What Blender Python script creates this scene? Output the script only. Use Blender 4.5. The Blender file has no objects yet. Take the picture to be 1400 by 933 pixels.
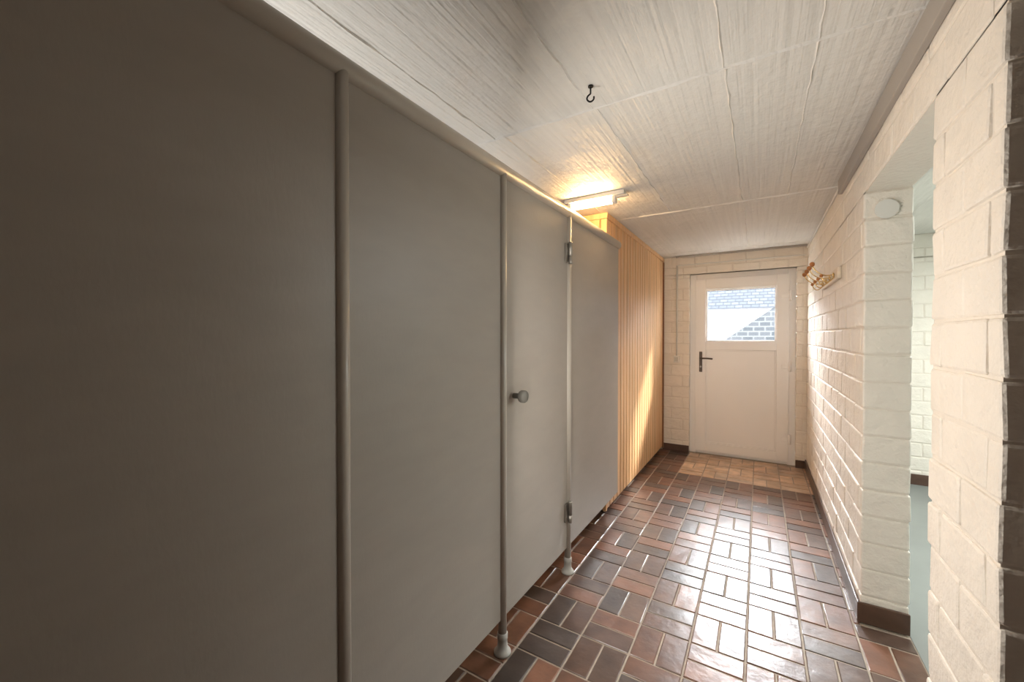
import bpy, bmesh, math, random
from mathutils import Vector, Matrix
random.seed(7)
S=bpy.context.scene
S.view_settings.view_transform='Standard'
H=2.25; XR=0.41; XRO=0.58; YF=4.98; XL=-2.1; YB=-1.6; XP=-0.925; XW=-0.967

# ---------- materials ----------
def mat(name,col,rough=0.5,metal=0.0,bump=None,var=None,spec=None,attr=None):
    m=bpy.data.materials.new(name); m.use_nodes=True
    nt=m.node_tree; b=nt.nodes['Principled BSDF']
    b.inputs['Base Color'].default_value=(*col,1); b.inputs['Roughness'].default_value=rough
    b.inputs['Metallic'].default_value=metal
    if spec is not None: b.inputs['Specular IOR Level'].default_value=spec
    tc=nt.nodes.new('ShaderNodeTexCoord')
    def noise(scale,vec=(1,1,1),detail=4):
        mp=nt.nodes.new('ShaderNodeMapping'); mp.inputs['Scale'].default_value=vec
        nt.links.new(tc.outputs['Object'],mp.inputs['Vector'])
        n=nt.nodes.new('ShaderNodeTexNoise'); n.inputs['Scale'].default_value=scale; n.inputs['Detail'].default_value=detail
        nt.links.new(mp.outputs['Vector'],n.inputs['Vector']); return n
    if attr:
        a=nt.nodes.new('ShaderNodeVertexColor'); a.layer_name=attr
        base=a.outputs['Color']
    else: base=None
    if var:   # (scale, vec, amount)
        n=noise(var[0],var[1]); r=nt.nodes.new('ShaderNodeMapRange')
        r.inputs['From Min'].default_value=0.3; r.inputs['From Max'].default_value=0.7
        r.inputs['To Min'].default_value=1-var[2]; r.inputs['To Max'].default_value=1+var[2]*0.5
        nt.links.new(n.outputs['Fac'],r.inputs['Value'])
        mx=nt.nodes.new('ShaderNodeVectorMath'); mx.operation='MULTIPLY'
        if base: nt.links.new(base,mx.inputs[0])
        else: mx.inputs[0].default_value=col
        nt.links.new(r.outputs['Result'],mx.inputs[1]); base=mx.outputs['Vector']
    if base: nt.links.new(base,b.inputs['Base Color'])
    if bump:  # list of (scale, vec, dist)
        prev=None
        for (s,v,d) in bump:
            n=noise(s,v); bp=nt.nodes.new('ShaderNodeBump'); bp.inputs['Distance'].default_value=d; bp.inputs['Strength'].default_value=1
            nt.links.new(n.outputs['Fac'],bp.inputs['Height'])
            if prev: nt.links.new(prev.outputs['Normal'],bp.inputs['Normal'])
            prev=bp
        nt.links.new(prev.outputs['Normal'],b.inputs['Normal'])
    return m
M_brick=mat('painted_brick',(.85,.795,.715),.5,bump=[(16,(1,1,1),.013),(90,(1,1,1),.0025)],var=(5,(1,1,1),.05))
M_mortar=mat('painted_mortar',(.78,.72,.64),.6,bump=[(40,(1,1,1),.006)])
M_tile=mat('clay_tile',(.1,.05,.03),.32,attr='tilecol',var=(9,(1,1,1),.4),bump=[(14,(1,1,1),.0025),(60,(1,1,1),.0005)],spec=.85)
M_grout=mat('grout',(.38,.32,.26),.8,var=(30,(1,1,1),.2))
M_conc=mat('board_formed_concrete',(.72,.71,.675),.6,bump=[(3,(22,.35,1),.0065),(5,(1,1,1),.02),(50,(1,.6,1),.0035)],var=(3,(14,.4,1),.06))
M_seam=mat('concrete_seam',(.76,.75,.72),.6,bump=[(60,(1,1,1),.006)])
M_panel=mat('laminate_panel',(.365,.332,.293),.42,var=(6,(1,1,3),.04),bump=[(120,(1,1,.4),.0003)])
M_prof=mat('grey_profile',(.48,.44,.385),.3)
M_knobg=mat('grey_knob',(.12,.115,.10),.5)
M_foot=mat('grey_foot',(.50,.49,.46),.4)
M_steel=mat('steel',(.35,.33,.30),.35,metal=.9)
M_wood=mat('pine',(.74,.455,.235),.45,var=(4,(6,6,.35),.24),bump=[(20,(8,8,.4),.001)])
M_woodd=mat('pine_edge',(.26,.12,.05),.5)
M_pvc=mat('white_pvc',(.91,.91,.91),.3,var=(2,(1,1,1),.02))
M_plast=mat('plaster',(.80,.76,.69),.7,bump=[(30,(1,1,1),.006)])
M_gray=mat('grey_metal',(.38,.35,.32),.5)
M_base=mat('brown_tile',(.11,.06,.04),.35,var=(8,(1,1,1),.3))
M_bronze=mat('bronze',(.08,.06,.05),.35,metal=.8)
M_brass=mat('brass',(.75,.55,.25),.25,metal=1)
M_knob=mat('brown_wood',(.42,.17,.05),.35)
M_oak=mat('light_wood',(.80,.72,.60),.45,var=(5,(6,1,6),.12))
M_cfl=mat('side_floor',(.26,.28,.27),.5,var=(3,(1,1,1),.1))
M_white=mat('white_paint',(.68,.76,.73),.7,bump=[(25,(1,1,1),.006)])
M_dark=mat('dark_wood',(.10,.075,.06),.5,var=(4,(6,6,.5),.2))
M_dirty=mat('cellar_plaster',(.35,.32,.28),.8)
M_black=mat('black_iron',(.02,.02,.02),.5,metal=.5)
M_plastic=mat('white_plastic',(.78,.77,.73),.4)
M_greyp=mat('grey_plastic',(.55,.54,.50),.4)
M_rub=mat('rubber_seal',(.06,.06,.06),.6)
def emis(name,col,st):
    m=bpy.data.materials.new(name); m.use_nodes=True; b=m.node_tree.nodes['Principled BSDF']
    b.inputs['Base Color'].default_value=(*col,1)
    b.inputs['Emission Color'].default_value=(*col,1); b.inputs['Emission Strength'].default_value=st; return m
M_tube=emis('lamp_glow',(1,.61,.26),135)
M_glass=bpy.data.materials.new('window_glass'); M_glass.use_nodes=True
nt=M_glass.node_tree; nt.nodes.remove(nt.nodes['Principled BSDF'])
t=nt.nodes.new('ShaderNodeBsdfTransparent'); g=nt.nodes.new('ShaderNodeBsdfGlossy'); g.inputs['Roughness'].default_value=.02
mx=nt.nodes.new('ShaderNodeMixShader'); mx.inputs[0].default_value=.06
nt.links.new(t.outputs[0],mx.inputs[1]); nt.links.new(g.outputs[0],mx.inputs[2]); nt.links.new(mx.outputs[0],nt.nodes['Material Output'].inputs['Surface'])
def brickmat(name,c1,c2,cm,sc):
    m=bpy.data.materials.new(name); m.use_nodes=True; nt=m.node_tree; b=nt.nodes['Principled BSDF']; b.inputs['Roughness'].default_value=.9; b.inputs['Specular IOR Level'].default_value=.1
    tc=nt.nodes.new('ShaderNodeTexCoord'); mp=nt.nodes.new('ShaderNodeMapping'); mp.inputs['Rotation'].default_value=(math.pi/2,0,0)
    br=nt.nodes.new('ShaderNodeTexBrick'); br.inputs['Scale'].default_value=sc; br.inputs['Mortar Size'].default_value=.035
    br.inputs['Color1'].default_value=(*c1,1); br.inputs['Color2'].default_value=(*c2,1); br.inputs['Mortar'].default_value=(*cm,1)
    nt.links.new(tc.outputs['Object'],mp.inputs['Vector']); nt.links.new(mp.outputs['Vector'],br.inputs['Vector']); nt.links.new(br.outputs['Color'],b.inputs['Base Color']); return m
M_ext=brickmat('roof_tiles',(.050,.055,.064),(.036,.041,.050),(.022,.025,.030),3)
M_ext2=brickmat('garden_brick',(.046,.050,.056),(.033,.038,.043),(.08,.084,.088),3)
M_extw=mat('garden_render',(.4,.4,.4),.8)
M_pave=mat('paving',(.2,.2,.19),.8)

# ---------- geometry helpers ----------
def finish(bm,name,mats,parent=None,smooth=False):
    me=bpy.data.meshes.new(name); bm.normal_update(); bm.to_mesh(me); bm.free()
    for m in (mats if isinstance(mats,(list,tuple)) else [mats]): me.materials.append(m)
    if smooth:
        for p in me.polygons: p.use_smooth=True
    o=bpy.data.objects.new(name,me); S.collection.objects.link(o)
    if parent: o.parent=parent
    return o
def addbox(bm,a,b,bev=0,seg=2,mi=0,jit=0):
    x0,y0,z0=a; x1,y1,z1=b
    c=[(x0,y0,z0),(x1,y0,z0),(x1,y1,z0),(x0,y1,z0),(x0,y0,z1),(x1,y0,z1),(x1,y1,z1),(x0,y1,z1)]
    vs=[bm.verts.new(tuple(k+random.uniform(-jit,jit) for k in p)) for p in c]
    fs=[bm.faces.new([vs[i] for i in f]) for f in ((3,2,1,0),(4,5,6,7),(0,1,5,4),(1,2,6,5),(2,3,7,6),(3,0,4,7))]
    for f in fs: f.material_index=mi
    if bev>0:
        es=list({e for f in fs for e in f.edges})
        r=bmesh.ops.bevel(bm,geom=es,offset=bev,segments=seg,profile=.5,affect='EDGES',clamp_overlap=True)
        for f in r['faces']: f.material_index=mi
def box(name,a,b,m,bev=0,parent=None,seg=2):
    bm=bmesh.new(); addbox(bm,a,b,bev,seg); return finish(bm,name,m,parent)
def boxes(name,lst,m,bev=0,parent=None):
    bm=bmesh.new()
    for a,b in lst: addbox(bm,a,b,bev)
    return finish(bm,name,m,parent)
def lathe(name,prof,m,loc=(0,0,0),axis='Z',parent=None,n=32):
    bm=bmesh.new(); rings=[]
    for r,z in prof:
        rings.append([bm.verts.new((max(r,1e-5)*math.cos(2*math.pi*i/n),max(r,1e-5)*math.sin(2*math.pi*i/n),z)) for i in range(n)])
    for a,b in zip(rings,rings[1:]):
        for i in range(n): bm.faces.new((a[i],a[(i+1)%n],b[(i+1)%n],b[i]))
    bm.faces.new(rings[0][::-1]); bm.faces.new(rings[-1])
    R={'Z':Matrix(),'X':Matrix.Rotation(math.pi/2,4,'Y'),'Y':Matrix.Rotation(-math.pi/2,4,'X')}[axis]
    bmesh.ops.transform(bm,matrix=Matrix.Translation(loc)@R,verts=bm.verts)
    o=finish(bm,name,m,parent)
    for p in o.data.polygons: p.use_smooth=len(p.vertices)==4
    return o
def tube(name,pts,r,m,parent=None,smooth=True):
    cu=bpy.data.curves.new(name,'CURVE'); cu.dimensions='3D'; cu.bevel_depth=r; cu.bevel_resolution=4; cu.use_fill_caps=True
    sp=cu.splines.new('NURBS' if smooth else 'POLY'); sp.points.add(len(pts)-1)
    for p,q in zip(sp.points,pts): p.co=(*q,1)
    if smooth: sp.use_endpoint_u=True; sp.order_u=3
    cu.materials.append(m)
    o=bpy.data.objects.new(name,cu); S.collection.objects.link(o)
    if parent:o.parent=parent
    return o
def empty(name):
    o=bpy.data.objects.new(name,None); S.collection.objects.link(o); return o

# ---------- brick walls ----------
BH=.125; BL=.25; J=.0026
def brickwall(name,axis,lo,hi,t0,t1,openings,mats,z1=H):
    bm=bmesh.new()
    rows=int(round(z1/BH)); zs=[i*BH for i in range(rows+1)]
    def B(a0,a1,za,zb,ins,bev,mi,jit):
        d=random.uniform(-.002,.002) if mi==0 else 0
        if axis=='Y': addbox(bm,(t0+ins+d,a0,za),(t1-ins+d,a1,zb),bev,2,mi,jit)
        else: addbox(bm,(a0,t0+ins+d,za),(a1,t1-ins+d,zb),bev,2,mi,jit)
    def free(z):
        iv=[(lo,hi)]
        for a,b,zt in openings:
            if z<zt:
                n=[]
                for p,q in iv:
                    if b<=p or a>=q: n.append((p,q)); continue
                    if p<a: n.append((p,a))
                    if b<q: n.append((b,q))
                iv=n
        return iv
    for k in range(rows):
        za,zb=zs[k],zs[k+1]
        cuts=sorted({za,zb}|{o[2] for o in openings if za<o[2]<zb})
        for c0,c1 in zip(cuts,cuts[1:]):
            for p,q in free((c0+c1)/2):
                s=math.floor(p/BL)*BL-(BL/2 if k%2 else 0)
                es=[p]; x=s
                while x<q:
                    if x>p+.045 and x<q-.045: es.append(x)
                    x+=BL
                es.append(q)
                for u,v in zip(es,es[1:]):
                    B(u+(J if u>p else 0),v-(J if v<q else 0),c0+J,c1-J,0,.008,0,.0026)
    zc=sorted({0,z1}|{o[2] for o in openings})
    for c0,c1 in zip(zc,zc[1:]):
        for p,q in free((c0+c1)/2): B(p+.006,q-.006,c0,c1-(.0 if c1==z1 else -.006),.0055,0,1,0)
    o=finish(bm,name,mats); return o
brickwall('wall_right','Y',YB,YF,XR,XRO,[(.25,1.19,2.0),(1.58,2.445,2.0)],[M_brick,M_mortar])
DX0,DX1,DZ=-.68,.32,2.04
brickwall('wall_far','X',-2.1,2.7,YF,YF+.26,[(DX0,DX1,DZ)],[M_brick,M_mortar])
box('wall_left',(XL-.1,YB-.1,0),(XL,YF+.1,H),M_dirty)
box('wall_back',(XL,YB-.1,0),(2.7,YB,H),M_dirty)
box('wall_side_room',(2.7,YB-.1,0),(2.8,YF+.26,H),M_white)
box('wall_side_room_partition',(XRO+.001,.0,0),(2.7,.1,H),M_white)
box('ceiling',(XL-.1,YB-.1,H),(2.8,YF+.26,H+.15),M_conc)
box('floor.001',(XRO+.001,YB,-.12),(2.7,YF,-.002),M_cfl)
box('baseboard_side_room',(XRO+.005,YF-.014,-.001),(2.69,YF-.003,.095),M_base,.003)

# ceiling seams
bm=bmesh.new()
def seam(x0,y0,x1,y1,w=.006,h=.004):
    n=max(2,int(math.hypot(x1-x0,y1-y0)/.06)); dx,dy=(x1-x0)/n,(y1-y0)/n
    L=math.hypot(dx,dy); px,py=-dy/L,dx/L
    off=[random.uniform(-.003,.003) for _ in range(n+1)]
    hs=[h*random.uniform(.3,1.4) for _ in range(n+1)]; ws=[w*random.uniform(.5,1.3) for _ in range(n+1)]
    pr=None
    for i in range(n+1):
        cx,cy=x0+dx*i+px*off[i],y0+dy*i+py*off[i]
        c=[bm.verts.new((cx+px*ws[i],cy+py*ws[i],H+.001)),bm.verts.new((cx,cy,H-hs[i])),bm.verts.new((cx-px*ws[i],cy-py*ws[i],H+.001))]
        if pr:
            bm.faces.new((pr[0],pr[1],c[1],c[0])); bm.faces.new((pr[1],pr[2],c[2],c[1]))
        pr=c
for y in (-.02,1.56,3.14,4.72): seam(XL,y,XR,y,.009,.006)
for (x,y0,y1) in ((-.577,-1.5,1.56),(-.108,-1.5,1.56),(-1.05,-1.5,1.56),(-.105,1.56,3.14),(.15,1.3,3.14),(-.56,1.56,3.14),(-.1,3.14,4.72),(-1.0,1.56,4.72)):
    seam(x,y0,x,y1,.005,.005)
finish(bm,'trim_ceiling_seams',M_seam)

# ---------- tiled floor ----------
bm=bmesh.new(); cl=bm.loops.layers.color.new('tilecol')
G=.004; C=.21
pal=[(.19,.080,.043),(.155,.065,.036),(.130,.060,.036),(.105,.054,.035),(.088,.052,.038),(.072,.051,.043),(.20,.088,.050),(.120,.066,.043),(.155,.073,.045)]
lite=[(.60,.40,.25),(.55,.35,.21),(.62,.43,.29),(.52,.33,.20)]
def lin2s(c): return 1.055*c**(1/2.4)-.055
def tile(x0,y0,x1,y1):
    x0=max(x0,XL); y0,y1=max(y0,YB),min(y1,5.0)
    cy=(y0+y1)/2
    door=1.585<cy<2.43
    x1=min(x1,XRO if door else XR)
    if door and x1>XR: y0=max(y0,1.585); y1=min(y1,2.43)
    if x1-x0<.02 or y1-y0<.02: return
    cx=(x0+x1)/2
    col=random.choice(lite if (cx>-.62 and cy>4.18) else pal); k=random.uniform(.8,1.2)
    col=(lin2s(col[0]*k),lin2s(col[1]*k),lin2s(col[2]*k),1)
    x0+=G;y0+=G;x1-=G;y1-=G; b=.003; tz=random.uniform(-.0006,.0006)
    lo=[bm.verts.new(p) for p in((x0,y0,-.008),(x1,y0,-.008),(x1,y1,-.008),(x0,y1,-.008))]
    mi=[bm.verts.new(p) for p in((x0,y0,-.002),(x1,y0,-.002),(x1,y1,-.002),(x0,y1,-.002))]
    tl=[random.uniform(-.0010,.0010) for _ in range(4)]
    to=[bm.verts.new(p) for p in((x0+b,y0+b,tz+tl[0]),(x1-b,y0+b,tz+tl[1]),(x1-b,y1-b,tz+tl[2]),(x0+b,y1-b,tz+tl[3]))]
    fs=[bm.faces.new(to)]
    for A,B_ in((lo,mi),(mi,to)):
        for i in range(4): fs.append(bm.faces.new((A[i],A[(i+1)%4],B_[(i+1)%4],B_[i])))
    for f in fs:
        for l in f.loops: l[cl]=col
i0=int((XL-XR)/C)-2
for i in range(i0,2):
    for j in range(-8,26):
        x=XR+(i-.0)*C-.03; y=j*C
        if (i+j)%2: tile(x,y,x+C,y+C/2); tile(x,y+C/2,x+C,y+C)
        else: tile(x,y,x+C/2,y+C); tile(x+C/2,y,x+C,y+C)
addbox(bm,(XL,YB,-.12),(XR,5.24,-.0035),0,mi=1)
addbox(bm,(XR,YB,-.12),(XRO,5.24,-.0035),0,mi=1)
finish(bm,'floor',[M_tile,M_grout])

# baseboards
box('baseboard_right',(XR-.012,2.433,.001),(XR-.001,YF-.003,.095),M_base,.003)
box('baseboard_right.001',(XR-.012,2.432,.001),(XRO,2.444,.095),M_base,.003)
box('baseboard_right.002',(XR-.012,1.19,.001),(XR-.001,1.58,.095),M_base,.003)
box('baseboard_far',(XW+.002,YF-.013,.001),(DX0,YF-.002,.08),M_base,.003)
box('baseboard_far.001',(DX1,YF-.013,.001),(XR-.014,YF-.002,.08),M_base,.003)

# ---------- toilet-style partition ----------
P=empty('cubicle_partition')
py=[-.75,.654,1.412,2.09]
segs=[(YB+.02,-.75),(-.75,.654),(.654,1.412),(1.412,2.09),(2.09,3.03)]
for n,(a,b) in enumerate(segs):
    box('door_leaf' if n==3 else f'panel_{n}',(XP-.014,a+.004,.145),(XP+.012,b-.004,2.02),M_panel,.003,P)
def prof_post(y,n):
    lathe(f'post_{n}',[(.018,.05),(.018,2.01)],M_prof,(XP+.010,y,0),parent=P)
    lathe(f'foot_{n}',[(.036,.0005),(.036,.008),(.030,.016),(.022,.026),(.020,.06),(.022,.062),(.022,.085),(.018,.088)],M_foot,(XP+.010,y,0),parent=P)
for n,y in enumerate(py): prof_post(y,n)
bm=bmesh.new()
prof=[]
for i in range(25):
    a=2*math.pi*i/25; prof.append((XP+.004+.028*math.cos(a),2.026+.031*math.sin(a)))
A=[bm.verts.new((x,YB+.01,z)) for x,z in prof]; Bv=[bm.verts.new((x,3.035,z)) for x,z in prof]
for i in range(25): 
    f=bm.faces.new((A[i],A[(i+1)%25],Bv[(i+1)%25],Bv[i])); f.smooth=True
bm.faces.new(A); bm.faces.new(Bv[::-1]); bmesh.ops.recalc_face_normals(bm,faces=bm.faces)
finish(bm,'top_rail',M_prof,P)
for n,z in enumerate((.353,1.797)):
    lathe(f'hinge_barrel_{n}',[(.010,-.06),(.012,-.055),(.012,-.02),(.009,-.019),(.009,-.016),(.012,-.015),(.012,.055),(.010,.06)],M_steel,(XP+.032,2.074,z),parent=P)
    box(f'hinge_plate_{n}',(XP+.010,2.035,z-.05),(XP+.022,2.112,z+.05),M_steel,.002,P)
lathe('knob',[(.012,0),(.012,.028),(.024,.034),(.027,.040),(.027,.056),(.023,.062),(.001,.063)],M_knobg,(XP+.012,1.50,1.075),'X',P)

# ---------- wood clad box ----------
W=empty('wood_clad_closet')
bm=bmesh.new(); y=2.92; bw=.0895
while y<YF-.01:
    y2=min(y+bw,YF-.004)
    addbox(bm,(XW-.016,y+.004,.035),(XW,y2-.004,2.215),.006,2)
    y+=bw
finish(bm,'front_boards',M_wood,W)
bm=bmesh.new(); x=XL+.01
while x<XW-.03:
    x2=min(x+bw,XW-.0165)
    addbox(bm,(x+.004,2.904,.035),(x2-.004,2.920,2.215),.006,2); x+=bw
finish(bm,'side_boards',M_wood,W)
box('core',(XL+.005,2.921,.03),(XW-.0165,YF-.006,H-.002),M_woodd,0,W)
boxes('crown_trim',[((XW-.014,2.90,2.205),(XW+.012,YF-.004,2.248)),((XL+.01,2.890,2.205),(XW+.012,2.915,2.248))],M_wood,.006,W)
box('corner_trim',(XW-.001,YF-.03,.02),(XW+.014,YF-.004,2.2),M_woodd,.003,W)
box('edge_trim',(XW-.02,2.896,.03),(XW+.006,2.925,2.205),M_wood,.004,W)
box('plinth',(XL+.005,2.95,.0),(XW-.03,YF-.01,.035),M_dark,0,W)

# ---------- exterior door ----------
D=empty('door_1'); Y0=5.035
f=.07
boxes('frame',[((DX0,Y0,0.0),(DX0+f,Y0+.07,DZ)),((DX1-f,Y0,0.0),(DX1,Y0+.07,DZ)),((DX0+f,Y0,DZ-f),(DX1-f,Y0+.07,DZ)),((DX0+f,Y0+.01,0.0),(DX1-f,Y0+.07,.03))],M_pvc,.004,D)
lx0,lx1,lz0,lz1=DX0+f-.012,DX1-f+.012,.032,DZ-f+.012
gx0,gx1=-.515,.155; gz0,gz1=1.275,1.86; pz0,pz1=.13,1.185
ya,yb=Y0-.016,Y0+.05
boxes('leaf_frame',[((lx0,ya,lz0),(gx0,yb,lz1)),((gx1,ya,lz0),(lx1,yb,lz1)),((gx0,ya,gz1),(gx1,yb,lz1)),((gx0,ya,pz1),(gx1,yb,gz0)),((gx0,ya,lz0),(gx1,yb,pz0))],M_pvc,.003,D)
def rim(nm,a0,a1,b0,b1,w,yy0,yy1,m):
    boxes(nm,[((a0,yy0,b0),(a0+w,yy1,b1)),((a1-w,yy0,b0),(a1,yy1,b1)),((a0+w,yy0,b0),(a1-w,yy1,b0+w)),((a0+w,yy0,b1-w),(a1-w,yy1,b1))],m,.003,D)
rim('glass_bead',gx0,gx1,gz0,gz1,.016,ya+.010,ya+.03,M_pvc)
rim('panel_bead',gx0,gx1,pz0,pz1,.014,ya+.010,ya+.03,M_pvc)
rim('glass_seal',gx0+.016,gx1-.016,gz0+.016,gz1-.016,.003,ya+.018,ya+.03,M_rub)
box('panel',(gx0+.014,ya+.018,pz0+.014),(gx1-.014,yb-.01,pz1-.014),M_pvc,.002,D)
box('glass',(gx0+.016,ya+.022,gz0+.016),(gx1-.016,ya+.026,gz1-.016),M_glass,0,D)
hx=-.565
box('handle_plate',(hx-.016,ya-.008,.93),(hx+.016,ya,1.16),M_bronze,.004,D)
lathe('lock_cylinder',[(.010,0),(.010,.008),(.001,.009)],M_steel,(hx,ya-.017,.99),'Y',D,20)
tube('handle_lever',[(hx,ya-.004,1.085),(hx,ya-.05,1.085),(hx+.01,ya-.056,1.085),(hx+.06,ya-.056,1.088),(hx+.125,ya-.052,1.082)],.009,M_bronze,D)
for n,z in enumerate((.27,1.02,1.75)):
    lathe(f'door_hinge_{n}',[(.011,-.05),(.013,-.045),(.013,.045),(.011,.05)],M_pvc,(DX1-f+.02,Y0-.02,z),parent=D)
    box(f'hinge_flap_{n}',(DX1-f-.055,ya-.008,z-.022),(DX1-f+.015,ya,z+.022),M_pvc,.003,D)
box('trim_reveal',(DX0-.0,YF+.003,DZ),(DX1,YF+.25,DZ+.004),M_plast)

# cable rail, conduit, light switch
box('trim_ceiling_rail',(-.82,YF-.06,H-.022),(XR-.01,YF-.045,H-.001),M_gray,.003)
SW=empty('light_switch')
box('switch_housing',(-.845,YF-.035,1.03),(-.785,YF-.001,1.11),M_plastic,.006,SW)
box('switch_rocker',(-.835,YF-.041,1.045),(-.795,YF-.034,1.095),M_greyp,.003,SW)
tube('conduit',[(-.815,YF-.012,1.11),(-.815,YF-.012,2.15)],.009,M_greyp,SW,False)
tube('conduit_ceiling',[(-.815,YF-.012,2.15),(XR-.02,YF-.012,2.15)],.007,M_plastic,SW,False)
box('trim_cable_channel',(XR-.022,YB,H-.085),(XR-.001,3.02,H-.001),M_gray,.003)
tube('trim_cable',[(XR-.008,3.0,H-.03),(XR-.008,YF-.02,H-.03)],.006,M_plastic,None,False)
lathe('junction_box_cover',[(.042,0),(.042,.006),(.036,.011),(.001,.012)],M_plastic,(.486,2.432,1.91),'Y')

# ceiling eye hook
Hk=empty('ceiling_hook')
tube('hook_wire',[(-.53,1.41,H+.002),(-.53,1.41,H-.025),(-.53,1.41,H-.03),(-.541,1.406,H-.038),(-.543,1.406,H-.051),(-.53,1.41,H-.061),(-.517,1.414,H-.051),(-.519,1.414,H-.041)],.003,M_black,Hk)
lathe('hook_base',[(.009,0),(.009,.005)],M_black,(-.53,1.41,H-.006),parent=Hk)

# ---------- ceiling lamp ----------
L=empty('ceiling_tube_lamp')
box('lamp_base',(-1.12,2.49,H-.028),(-.72,2.55,H-.001),M_plastic,.004,L)
lathe('tube',[(.014,0),(.019,.006),(.019,.27),(.014,.276)],M_tube,(-1.075,2.52,H-.052),'X',L)
for n,x in enumerate((-1.10,-.80)):
    box(f'lamp_socket_{n}',(x,2.50,H-.072),(x+.025,2.54,H-.028),M_plastic,.004,L)
box('lamp_arm',(-.775,2.505,H-.04),(-.70,2.535,H-.028),M_oak,.003,L)

# ---------- coat rack ----------
R=empty('coat_rack')
box('rack_board',(XR-.022,3.02,1.675),(XR-.001,3.72,1.745),M_oak,.005,R)
for n in range(4):
    y=3.12+.165*n
    tube(f'hook_upper_{n}',[(XR-.02,y,1.715),(XR-.05,y,1.705),(XR-.085,y,1.715),(XR-.12,y,1.745),(XR-.13,y,1.77)],.0032,M_brass,R)
    tube(f'hook_lower_{n}',[(XR-.02,y,1.70),(XR-.045,y,1.665),(XR-.075,y,1.67),(XR-.085,y,1.70)],.0032,M_brass,R)
    lathe(f'hook_knob_{n}',[(.004,-.016),(.010,-.012),(.014,-.002),(.013,.007),(.007,.013),(.001,.015)],M_knob,(XR-.132,y,1.783),parent=R,n=20)
    lathe(f'hook_knob_small_{n}',[(.004,-.010),(.008,-.007),(.010,0),(.008,.007),(.001,.010)],M_knob,(XR-.086,y,1.708),parent=R,n=20)
    lathe(f'hook_rose_{n}',[(.014,0),(.014,.004),(.006,.008)],M_brass,(XR-.031,y,1.71),'X',R,n=20)

# ---------- added unseen door, keeps side-room light out of nearer opening ----------
D2=empty('door_blocker')
boxes('blocker_lining',[((XR+.06,.25,0),(XRO+.0,.29,2.0)),((XR+.06,1.15,0),(XRO+.0,1.19,2.0)),((XR+.06,.29,1.96),(XRO,1.15,2.0))],M_dark,.003,D2)
box('blocker_leaf',(XR+.10,.292,.006),(XR+.14,1.148,1.958),M_dark,.004,D2)
lathe('blocker_knob',[(.01,0),(.01,.03),(.024,.035),(.024,.05),(.001,.055)],M_steel,(XR+.045,.36,1.03),'X',D2)

# ---------- exterior ----------
box('garden_ground',(-8,5.25,-.2),(8,16,-.02),M_pave)
bm=bmesh.new()
pf=[(-.85,-.02),(5,-.02),(5,1.95),(.25,1.85),(-.55,1.25),(-.85,1.2)]
a=[bm.verts.new((x,8.0,z)) for x,z in pf]; b=[bm.verts.new((x,8.25,z)) for x,z in pf]
bm.faces.new(a); bm.faces.new(b[::-1])
for i in range(6): bm.faces.new((a[i],b[i],b[(i+1)%6],a[(i+1)%6]))
bmesh.ops.recalc_face_normals(bm,faces=bm.faces)
finish(bm,'garden_stair_wall',M_ext2)
HS=empty('neighbour_house')
box('gable_wall',(-7,11,-.02),(4,11.3,2.05),M_extw,0,HS)
bm=bmesh.new()
v=[bm.verts.new(p) for p in((-7.2,10.8,1.98),(4.2,10.8,1.98),(4.2,13.5,3.6),(-7.2,13.5,3.6))]; bm.faces.new(v)
finish(bm,'roof',M_ext,HS)

# ---------- lights ----------
w=bpy.data.worlds.new('World'); S.world=w; w.use_nodes=True
bg=w.node_tree.nodes['Background']; bg.inputs[0].default_value=(.92,.96,1,1); bg.inputs[1].default_value=20
def light(name,typ,loc,energy,col,dirv,**k):
    d=bpy.data.lights.new(name,typ); d.energy=energy; d.color=col
    for a,b in k.items(): setattr(d,a,b)
    o=bpy.data.objects.new(name,d); o.location=loc; o.rotation_euler=Vector(dirv).to_track_quat('-Z','Y').to_euler(); S.collection.objects.link(o); return o
light('sun','SUN',(3,9,6),14,(1,.95,.86),(-.77,-1.0,-.95),angle=.12)
light('door_daylight','AREA',(-.25,7.0,2.85),900,(.94,.97,1),(0,-1,-.6),shape='RECTANGLE',size=2.2,size_y=1.2)
light('side_room_light','AREA',(1.9,3.0,2.15),72,(.98,1,.97),(0,0,-1),size=.9)
light('right_wall_fill','AREA',(-.72,1.22,1.15),17,(1,.925,.84),(1,.75,0),shape='RECTANGLE',size=.08,size_y=1.2)  # added fill light without a fixture, brightens the right wall
light('ceiling_fill','AREA',(-1.6,.55,1.7),6.5,(1,.96,.91),(.25,0,1),size=.6)  # added fill hidden behind the partition, lifts the left ceiling
light('ceiling_fill.001','AREA',(-1.6,1.75,1.7),4,(1,.96,.91),(.25,0,1),size=.6)  # second added ceiling fill, also out of view

# ---------- camera ----------
cd=bpy.data.cameras.new('camera'); cd.sensor_width=36; cd.lens=550/1400*36; cd.clip_start=.02
co=bpy.data.objects.new('camera',cd); S.collection.objects.link(co)
co.location=(0,0,1.335); yaw=math.atan(338/550)
co.rotation_euler=(math.pi/2-math.radians(.68),0,yaw)
S.camera=co
